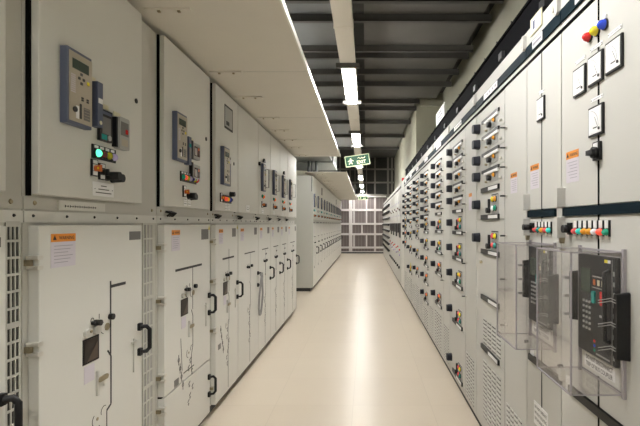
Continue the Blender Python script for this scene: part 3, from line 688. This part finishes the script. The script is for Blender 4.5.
def breaker(par, yn, yf, lab_c):
    """draw-out circuit breaker fascia under its clear cover; yn is the near end"""
    zt, zb = 1.298, .966
    f = MB('R').box(yn + .020, yf - .005, zb, zt, .004, .020, 'dark_plastic').build('breaker_fascia', par, bevel=.003)
    dd = .020
    MB('R').box(yn + .165, yn + .228, 1.17, 1.25, dd, dd + .002, 'lcd').build('trip_display', f)
    b = MB('R')
    for i in range(3):
        for j in range(6): b.rbox(yn + .165 + i * .020, yn + .175 + i * .020, 1.135 - j * .018, 1.143 - j * .018, dd, dd + .003, 'grey_plate', .002)
    b.build('keypad', f)
    b = MB('R').rbox(yn + .134, yn + .152, 1.14, 1.18, dd, dd + .006, 'teal', .004); b.build('close_button', f)
    b = MB('R').rbox(yn + .082, yn + .098, 1.14, 1.185, dd, dd + .006, 'red', .004); b.build('open_button', f)
    b = MB('R')
    for k, mm in enumerate(('cream', 'cream', 'rust_red')): b.box(yn + .084 + k * .026, yn + .097 + k * .026, 1.20, 1.218, dd, dd + .001, mm); b.box(yn + .078 + k * .026, yn + .101 + k * .026, 1.226, 1.230, dd, dd + .001, 'grey_plate'); b.box(yn + .078 + k * .026, yn + .101 + k * .026, 1.190, 1.193, dd, dd + .001, 'grey_plate')
    for k, mm in enumerate(('red', 'blue', 'green')): b.box(yn + .136, yn + .146, 1.012 - k * .015, 1.020 - k * .015, dd, dd + .001, mm)
    b.box(yn + .085, yn + .11, 1.10, 1.108, dd, dd + .001, 'grey_plate').box(yn + .062, yn + .080, 1.278, 1.288, dd, dd + .001, 'yellow').box(yn + .046, yn + .060, 1.278, 1.288, dd, dd + .001, 'label_white')
    for k in range(9): b.box(yn + .024, yn + .031, .985 + k * .032, .999 + k * .032, dd, dd + .001, 'grey_plate')
    b.box(yn + .036, yn + .037, .96, 1.29, dd, dd + .0015, 'grey_plate').box(yn + .05, yn + .13, .975, .980, dd, dd + .001, 'grey_plate')
    b.build('fascia_marks', f)
    MB('R').tube([(yn + .052, 1.255, dd), (yn + .052, 1.25, dd + .016), (yn + .052, 1.04, dd + .016), (yn + .052, 1.035, dd)], .007, 'black_plastic', 8).build('charging_handle', f)
    b = MB('R').box(yn + .022, yf - .006, .900, .962, .004, .006, 'grey_paint')
    b.box(yn + .045, yf - .026, .912, .957, .006, .008, 'label_white')
    uc = (yn + .045 + yf - .026) / 2
    b.text('DO NOT DISCONNECT', uc, .945, .0150, .0083, 'ink', .165); b.text('TRIP OF BUS COUPLER', uc, .923, .0150, .0083, 'ink', .165)
    b.build('instruction_plate', par)
    MB('R').rbox(yn - .030, yn - .012, 1.00, 1.20, .004, .044, 'black_plastic', .006, .05).build('cover_hinge', par)
    MB('R').rbox(yf + .011, yf + .026, 1.055, 1.235, .004, .038, 'black_plastic', .006, .05).build('cover_hinge', par)
    b = MB('R')
    for z in (1.08, 1.145, 1.21): b.box(yf + .012, yf + .024, z - .006, z + .004, .038, .060, 'grey_plate')
    b.build('hinge_tab', par)
    b = MB('R')
    for z in (1.03, 1.10, 1.17):
        for q in (0, .008): b.tube([(yn - .026, z + q, .046), (yn - .012, z + q + .004, .052), (yn - .004, z + q, .062), (yn - .004, z + q - .003, .085)], .0014, 'grey_plate', 6)
    b.build('hinge_strap', par)
    cover(par, yn, yf, .893, 1.315, .163, lab_c)
def incomer(a, e, lab):
    t = thing('breaker_cabinet', lab, 'cabinet', (1.05, (a + e) / 2, 0), GB)
    MB().box(XR, 1.36, a, e, .06, 2.316, 'white_paint').build('body', t)
    MB().box(XR + .02, 1.34, a, e, 0, .06, 'plinth_dark').build('plinth', t)
    header(t, a, e, 0)
    return t
# near one
a, e, s = 1.17, 1.7235, 1.448
t = incomer(a, e, 'white breaker cabinet at the right edge with four meters and three coloured lamps')
for z0, z1 in ((1.465, 2.148), (.80, 1.428), (.07, .765)):
    for u0, u1 in ((a + .003, s - .003), (s + .003, e - .003)):
        MB('R').box(u0, u1, z0, z1, 0, .004, 'white_paint').build('door', t, bevel=.001)
MB('R').box(s - .0045, s + .0045, .07, 2.15, 0, .0055, 'seam').build('door_gasket', t)
MB('R').box(a, e - .02, 1.431, 1.462, 0, .010, 'teal_strip').build('busbar_strip', t)
MB('R').box(a, e - .07, .768, .797, 0, .012, 'black_plastic').build('busbar_strip', t)
for (x0, x1, yt, yb) in ((576, 588.5, 67, 95), (591, 606, 56, 83), (608.5, 626, 43, 70), (591.5, 606.5, 106, 133.5)):
    u1 = RP(x0, 0)[0]; u0 = RP(x1, 0)[0]; zt = RP(x0, yt + 3)[1]; zb = RP(x0, yb + 5)[1]
    zc = (zt + zb) / 2; meter(t, u0 + .002, u1, zc - .05, zc + .05, .004)
    tagp(t, u0 + .012, u1 - .008, zc + .068, zc + .080, .004)
for (x, y, mm) in ((589.5, 37, 'red'), (597, 31, 'yellow'), (605, 24.5, 'blue')):
    u, z = RP(x + 2, y); lamp('R', t, u, z, .016, .004, mm, .022); MB('R').box(u - .010, u + .008, z + .018, z + .030, .004, .010, 'label_white').build('tag_plate', t)
u, z = RP(600, 152)
k = MB('R').rbox(u - .022, u + .022, z - .028, z + .034, .004, .014, 'black_plastic', .005).box(u - .012, u + .016, z + .012, z + .030, .014, .015, 'label_white').build('rotary_switch', t)
MB('R').cyl(u, z - .002, .019, .014, .026, 'black_plastic', 14).box(u - .02, u + .02, z - .010, z + .006, .026, .038, 'black_plastic').build('switch_knob', k)
u0, u1 = RP(580, 0)[0], RP(567.5, 0)[0]; warning('R', t, u0, u1, 1.555, 1.672, .004)
# indicator row
sw = MB('R').box(1.630, 1.660, 1.36, 1.405, .004, .012, 'black_plastic').build('rotary_switch', t)
MB('R').cyl(1.645, 1.382, .015, .012, .036, 'black_plastic', 14).build('switch_knob', sw)
for j, mm in enumerate(('pink_red', 'cyan_lit', 'orange_button', 'orange_button', 'white_lens', 'red_lit', 'green')):
    u = 1.598 - j * .0345; MB('R').box(u - .010, u + .010, 1.387, 1.412, .004, .011, 'label_white').box(u - .014, u - .010, 1.36, 1.412, .004, .010, 'black_plastic').box(u - .008, u + .010, 1.352, 1.364, .004, .010, 'zinc').build('lamp_holder', t)
    lamp('R', t, u, 1.374, .0115, .004, mm, .016)
breaker(t, 1.303, 1.56, 'clear acrylic box cover, the nearer of the two')
# door lock housings on the seam towards the camera's far side
def lockhouse(par, u):
    b = MB('R').rbox(u - .013, u + .013, 1.347, 1.427, .004, .036, 'white_paint', .004).rbox(u - .013, u + .013, 1.464, 1.54, .004, .036, 'white_paint', .004).cyl(u + .0145, 1.40, .009, .004, .028, 'zinc', 12).cyl(u + .0145, 1.482, .009, .004, .024, 'zinc', 12)
    b.prism([(u - .010, 1.346), (u + .010, 1.346), (u + .004, 1.325), (u - .004, 1.325)], .004, .02, 'steel'); b.build('hinge', par)
    MB('R').rbox(u - .012, u + .012, .795, .84, .004, .02, 'white_paint', .004).box(u - .06, u - .02, .77, .825, .004, .006, 'label_white').cyl(u + .014, .845, .008, .004, .02, 'dark_plastic', 10).build('hinge', par)
lockhouse(t, 1.703)
# far one
a, e, s = 1.7265, 2.092, 1.916
t = incomer(a, e, 'white breaker cabinet with a single meter, behind the nearer clear breaker cover')
for z0, z1 in ((1.465, 2.148), (.80, 1.428), (.07, .765)):
    for u0, u1 in ((a + .003, s - .002), (s + .002, e - .003)):
        MB('R').box(u0, u1, z0, z1, 0, .004, 'white_paint').build('door', t, bevel=.001)
MB('R').box(s - .003, s + .003, .07, 2.15, 0, .0055, 'seam').build('door_gasket', t)
MB('R').box(a + .05, e - .02, 1.431, 1.462, 0, .010, 'teal_strip').build('busbar_strip', t)
MB('R').box(a, e - .03, .768, .797, 0, .012, 'black_plastic').build('busbar_strip', t)
zc = RP(542.5, 109)[1]; meter(t, 1.876, 1.958, zc - .05, zc + .05, .004); tagp(t, 1.89, 1.945, zc + .068, zc + .08, .004)
warning('R', t, RP(540, 0)[0], RP(531.5, 0)[0], 1.56, 1.67, .004)
sw = MB('R').box(2.00, 2.04, 1.36, 1.405, .004, .012, 'black_plastic').build('rotary_switch', t)
MB('R').cyl(2.02, 1.385, .014, .012, .05, 'black_plastic', 14).build('switch_knob', sw)
for j, mm in enumerate(('pink_red', 'teal', 'orange_button', 'pink_red', 'cyan_lit')):
    u = 1.968 - j * .036; MB('R').box(u - .010, u + .010, 1.388, 1.410, .004, .011, 'label_white').box(u - .014, u - .010, 1.36, 1.41, .004, .010, 'black_plastic').box(u - .008, u + .010, 1.352, 1.364, .004, .010, 'zinc').build('lamp_holder', t)
    lamp('R', t, u, 1.374, .0115, .004, mm, .016)
breaker(t, 1.778, 2.035, 'clear acrylic box cover, the farther of the two')
lockhouse(t, 2.066)
b = MB('R').box(1.85, 2.0, .50, .60, .004, .007, 'label_white')
for k, s_ in enumerate(('DO NOT OPERATE', 'WITHOUT ISOLATING', 'THE OUTGOING FEEDER')): b.text(s_, 1.925, .58 - k * .026, .013, .0073, 'ink', .13)
b.build('instruction_plate', t)
# header sticker with cream border
solo('notice_plate', MB('R').box(1.90, 2.03, 2.262, 2.338, .008, .012, 'cream').box(1.91, 2.02, 2.27, 2.33, .012, .0125, 'label_white').box(1.975, 2.0, 2.28, 2.32, .0125, .013, 'relay_blue'), 'small cream bordered notice plate above the single meter cabinet', 'sign', (.76, 1.96, 2.262))

# black cable duct on top of the right row
t = thing('cable_duct', 'long black cable duct running along the top of the near right row', 'duct', (1.0, 4.9, 2.317))
MB().box(.79, 1.3, 1.17, 8.8, 2.318, 2.482, 'duct_black').build('duct_body', t, bevel=.004)
MB().box(.782, .79, 1.17, 8.8, 2.467, 2.482, 'duct_black').build('duct_lip', t)
for k in range(24): MB().tube([(.84, 1.4 + k * .285, 2.482), (.84, 1.4 + k * .285, 2.57)], .005, 'beam_dark', 6).build('threaded_stud', t)
for k in range(11): MB().box(.77, .79, 1.9 + k * .6, 1.96 + k * .6, 2.345, 2.385, 'dark_plastic').build('cable_clip', t)
b = MB().box(.80, .806, 4.5, 5.03, 2.483, 2.65, 'label_white')
b.v = [v for v in b.v]
for k, (z, w) in enumerate(((2.61, .2), (2.57, .3), (2.53, .36))): b.box(.799, .80, 4.765 - w / 2, 4.765 + w / 2, z - .010, z + .010, 'ink_grey')
solo('name_board', b, 'white lettered board standing on the black duct above the right row', 'sign', (.803, 4.76, 2.483))

# ------------------------------------------------------------- right row, far section
GFR = 'cabinets in the far right row'
for i in range(9):
    wd = 1.08; a = 9.60 + i * wd; e = a + wd - .003; zt = 2.30
    near = i < 4
    lab = ('pale cabinet with meters, %s from the near end of the far right row' % ORD[i]) if near else \
          ('pale cabinet with black bar handles, %s' % ('at the very far end of the right side' if i == 8 else '%s from the near end of the far right row' % ORD[i]))
    t = thing('distribution_cabinet', lab, 'cabinet', (1.05, a + wd / 2, 0), GFR)
    MB().box(XR, 1.36, a, e, .06, zt, 'grey_paint' if i else 'white_paint').build('body', t, bevel=.003)
    MB().box(XR + .02, 1.34, a, e, 0, .06, 'plinth_dark').build('plinth', t)
    MB('R').box(a + .05, e - .05, 2.19, 2.23, 0, .01, 'black_plastic').build('busbar_strip', t)
    for q in range(2):
        u0 = a + .02 + q * .53; dr = MB('R').box(u0, u0 + .51, .09, 2.15, 0, .006, 'white_paint').build('door', t, bevel=.001)
        if near:
            MB('R').box(u0 + .1, u0 + .34, 1.10 + .1 * q, 1.42, .006, .03, 'dark_plastic').build('panel_meter', dr)
            MB('R').box(u0 + .15, u0 + .26, 1.88, 1.92, .006, .008, 'lilac').box(u0 + .15, u0 + .25, 1.58, 1.61, .006, .008, 'lilac').build('nameplate', dr)
            for z, mm in ((.82, 'red'), (.70, 'lilac'), (1.72, 'dark_red')): lamp('R', dr, u0 + .3, z + .05 * q, .022, .006, mm)
            MB('R').cyl(u0 + .35, .42, .03, .006, .04, 'black_plastic', 12).build('control_knob', dr)
        else:
            for k in range(8):
                z = 2.02 - k * .21; MB('R').tube([(u0 + .08, z, .006), (u0 + .10, z, .05), (u0 + .40, z - .03, .05), (u0 + .42, z - .03, .006)], .026, 'black_plastic', 6).build('bar_handle', dr)

# ------------------------------------------------------------- overhead: cable trays, support channels, light trunking
trx = ((-1.95, -.32, 'tray_dark_blue'), (-.02, 1.15, 'tray_dark'))
for k, (x0, x1, mm) in enumerate(trx):
    t = thing('cable_tray', 'wide dark cable tray under the ceiling %s of the light trunking' % ('to the left', 'to the right')[k], 'cable tray', ((x0 + x1) / 2, 4.6, 3.455), 'overhead cable trays')
    tb = MB().box(x0, x1, -.5, 7.2, 3.46, 3.465, mm); xe = min(x1, .84); tb.box(x0, xe, 7.2, 12.1, 3.46, 3.465, mm); tb.build('tray_bottom', t)
    MB().box(x0, x0 + .02, -.5, 12.1, 3.465, 3.56, mm).build('side_rail', t); MB().box(x1 - .02, x1, -.5, 7.2, 3.465, 3.56, mm).build('side_rail', t)
    b = MB()
    for j in range(5):
        x = x0 + .12 + j * (xe - x0 - .24) / 4; b.tube([(x, -.45, 3.495), (x + .02, 4, 3.495), (x - .01, 12.05, 3.495)], .028, 'beam_dark', 8)
    b.build('cable', t)
beamY = [round(v * 1.25, 3) for v in (1.6, 2.2, 2.8, 3.16, 3.47, 4.07, 4.24, 4.69, 5.10, 5.82, 6.18, 7.0, 8.1, 9.4)]
for k, y in enumerate(beamY):
    t = thing('support_channel', 'dark steel channel crossing the ceiling, %s of fourteen from the near end' % ORD[k], 'support', (0, y, 3.392), 'channels carrying the cable trays')
    xe = 1.235 if y < 7.2 else .885
    b = MB().box(-2.0, xe, y - .025, y + .025, 3.392, 3.40, 'beam_dark').box(-2.0, xe, y - .025, y - .018, 3.392, 3.458, 'beam_dark').box(-2.0, xe, y + .018, y + .025, 3.392, 3.458, 'beam_dark')
    b.build('channel', t)
    for x in (-1.97, -.27, xe - .025): MB().tube([(x, y, 3.401), (x, y, ZC)], .007, 'beam_dark', 6).build('hanger_rod', t)
# trunking
t = thing('lighting_trunking', 'long beige trunking carrying the fluorescent lamps down the middle', 'trunking', (-.174, 9, 2.92))
b = MB().box(-.248, -.10, -2.8, 20.9, 2.925, 2.982, 'trunk_paint'); b.build('trunking_body', t, bevel=.004)
for y in (2.0, 3.5, 5.1, 6.375, 8.75, 10.125, 11.75): MB().tube([(-.174, y, 2.982), (-.174, y, 3.392)], .006, 'beam_dark', 6).build('hanger_rod', t)
for y in range(0, 20, 3): MB().box(-.252, -.096, y + .40, y + .425, 2.92, 2.984, 'trunk_paint').build('joint_sleeve', t)
for k, y in enumerate((-2.1, 1.05, 4.18, 7.2, 10.35, 13.5, 16.6, 19.6)):
    vis = k - 2
    lab = {-2: 'fluorescent lamp behind the camera', -1: 'fluorescent lamp overhead beside the camera'}.get(vis, 'three tube fluorescent lamp under the trunking, %s' % ('nearest of the lit ones' if vis == 0 else ('farthest, by the partition' if vis == 5 else '%s from the near end' % ORD[vis])))
    l = thing('fluorescent_lamp', lab, 'lamp', (-.174, y + .63, 2.92), 'lamps on the central trunking')
    MB().box(-.235, -.113, y, y + 1.27, 2.912, 2.924, 'trunk_paint').build('lamp_housing', l)
    for x in (-.216, -.174, -.132): MB().tube([(x, y + .03, 2.893), (x, y + 1.24, 2.893)], .0135, 'tube', 10).build('tube', l)
    for yy in (y - .02, y + 1.25): MB().box(-.285, -.063, yy, yy + .035, 2.880, 2.924, 'beam_dark').build('end_bracket', l)

# exit signs
def exit_sign(xc, y, zc, w, h, rot, lab):
    t = thing('exit_sign', lab, 'sign', (xc, y, zc), 'green exit signs')
    o3 = TR['F'] = None
    c, s_ = math.cos(rot), math.sin(rot)
    TR['S'] = lambda a, b, d: (xc + a * c - b * s_, y - d, zc + a * s_ + b * c)
    p = MB('S').box(-w / 2, w / 2, -h / 2, h / 2, -.015, .015, 'sign_white').build('sign_case', t)
    b = MB('S').box(-w / 2 + .012, w / 2 - .012, -h / 2 + .012, h / 2 - .012, .015, .017, 'sign_green')
    b.build('sign_face', t)
    b = MB('S'); q = -w * .27
    b.cyl(q, h * .18, h * .08, .017, .018, 'sign_white', 12)
    b.prism([(q - h * .13, h * .10), (q + h * .13, h * .10), (q + h * .06, -h * .08), (q - h * .08, -h * .08)], .017, .018, 'sign_white')
    seg(b, [(q - h * .10, h * .08), (q - h * .26, -h * .02)], h * .07, .017, 'sign_white', t=.001); seg(b, [(q + h * .10, h * .08), (q + h * .24, h * .0)], h * .07, .017, 'sign_white', t=.001)
    seg(b, [(q - h * .02, -h * .06), (q - h * .20, -h * .28)], h * .09, .017, 'sign_white', t=.001); seg(b, [(q, -h * .06), (q + h * .12, -h * .28)], h * .09, .017, 'sign_white', t=.001)
    b.text('EXIT', w * .15, -h * .18, h * .30, .0185, 'sign_white', w * .42)
    b.tube([(w * .02, h * .16, .018), (w * .06, h * .26, .018), (w * .10, h * .16, .018), (w * .16, h * .14, .018), (w * .18, h * .22, .018), (w * .22, h * .14, .018), (w * .30, h * .15, .018), (w * .33, h * .28, .018)], h * .025, 'sign_white', 5)
    b.build('pictogram', t)
    for sx in (-1, 1):
        xx = xc + sx * w * .15; MB().tube([(xx, y, zc + h * .3 + .02), (xx, y, 2.925 if w > .4 else 2.93)], .004, 'beam_dark', 6).build('hanger_wire', t)
exit_sign(-.172, 8.8, 2.672, .49, .215, math.radians(8.5), 'green EXIT sign hanging crooked from the trunking')
exit_sign(-.12, 18.3, 2.48, .40, .15, 0.0, 'tiny green exit sign hanging far away before the partition')

for o in bpy.data.objects:
    if '_o' in o: del o['_o']

# ------------------------------------------------------------- camera, world, view
cam = bpy.data.cameras.new('camera'); co = bpy.data.objects.new('camera', cam); C.objects.link(co)
co.location = (0, 0, H); co.rotation_euler = (math.radians(90), 0, 0)
cam.sensor_width = 36; cam.lens = F / 640 * 36; cam.shift_x = -(VX - 320) / 640; cam.shift_y = (VY - 213) / 640
cam.clip_start = .02
bpy.context.scene.camera = co
w = bpy.data.worlds.new('world'); bpy.context.scene.world = w; w.use_nodes = True
w.node_tree.nodes['Background'].inputs[0].default_value = (0.9, 0.92, 1, 1); w.node_tree.nodes['Background'].inputs[1].default_value = 0.3
vs = bpy.context.scene.view_settings
bpy.context.scene.display_settings.display_device = 'sRGB'
vs.view_transform = 'Standard'; vs.look = 'None'; vs.gamma = 1; vs.use_curve_mapping = False; vs.exposure = 0.0
bpy.context.scene.cycles.transparent_max_bounces = 32
bpy.context.scene.cycles.max_bounces = 14; bpy.context.scene.cycles.diffuse_bounces = 8
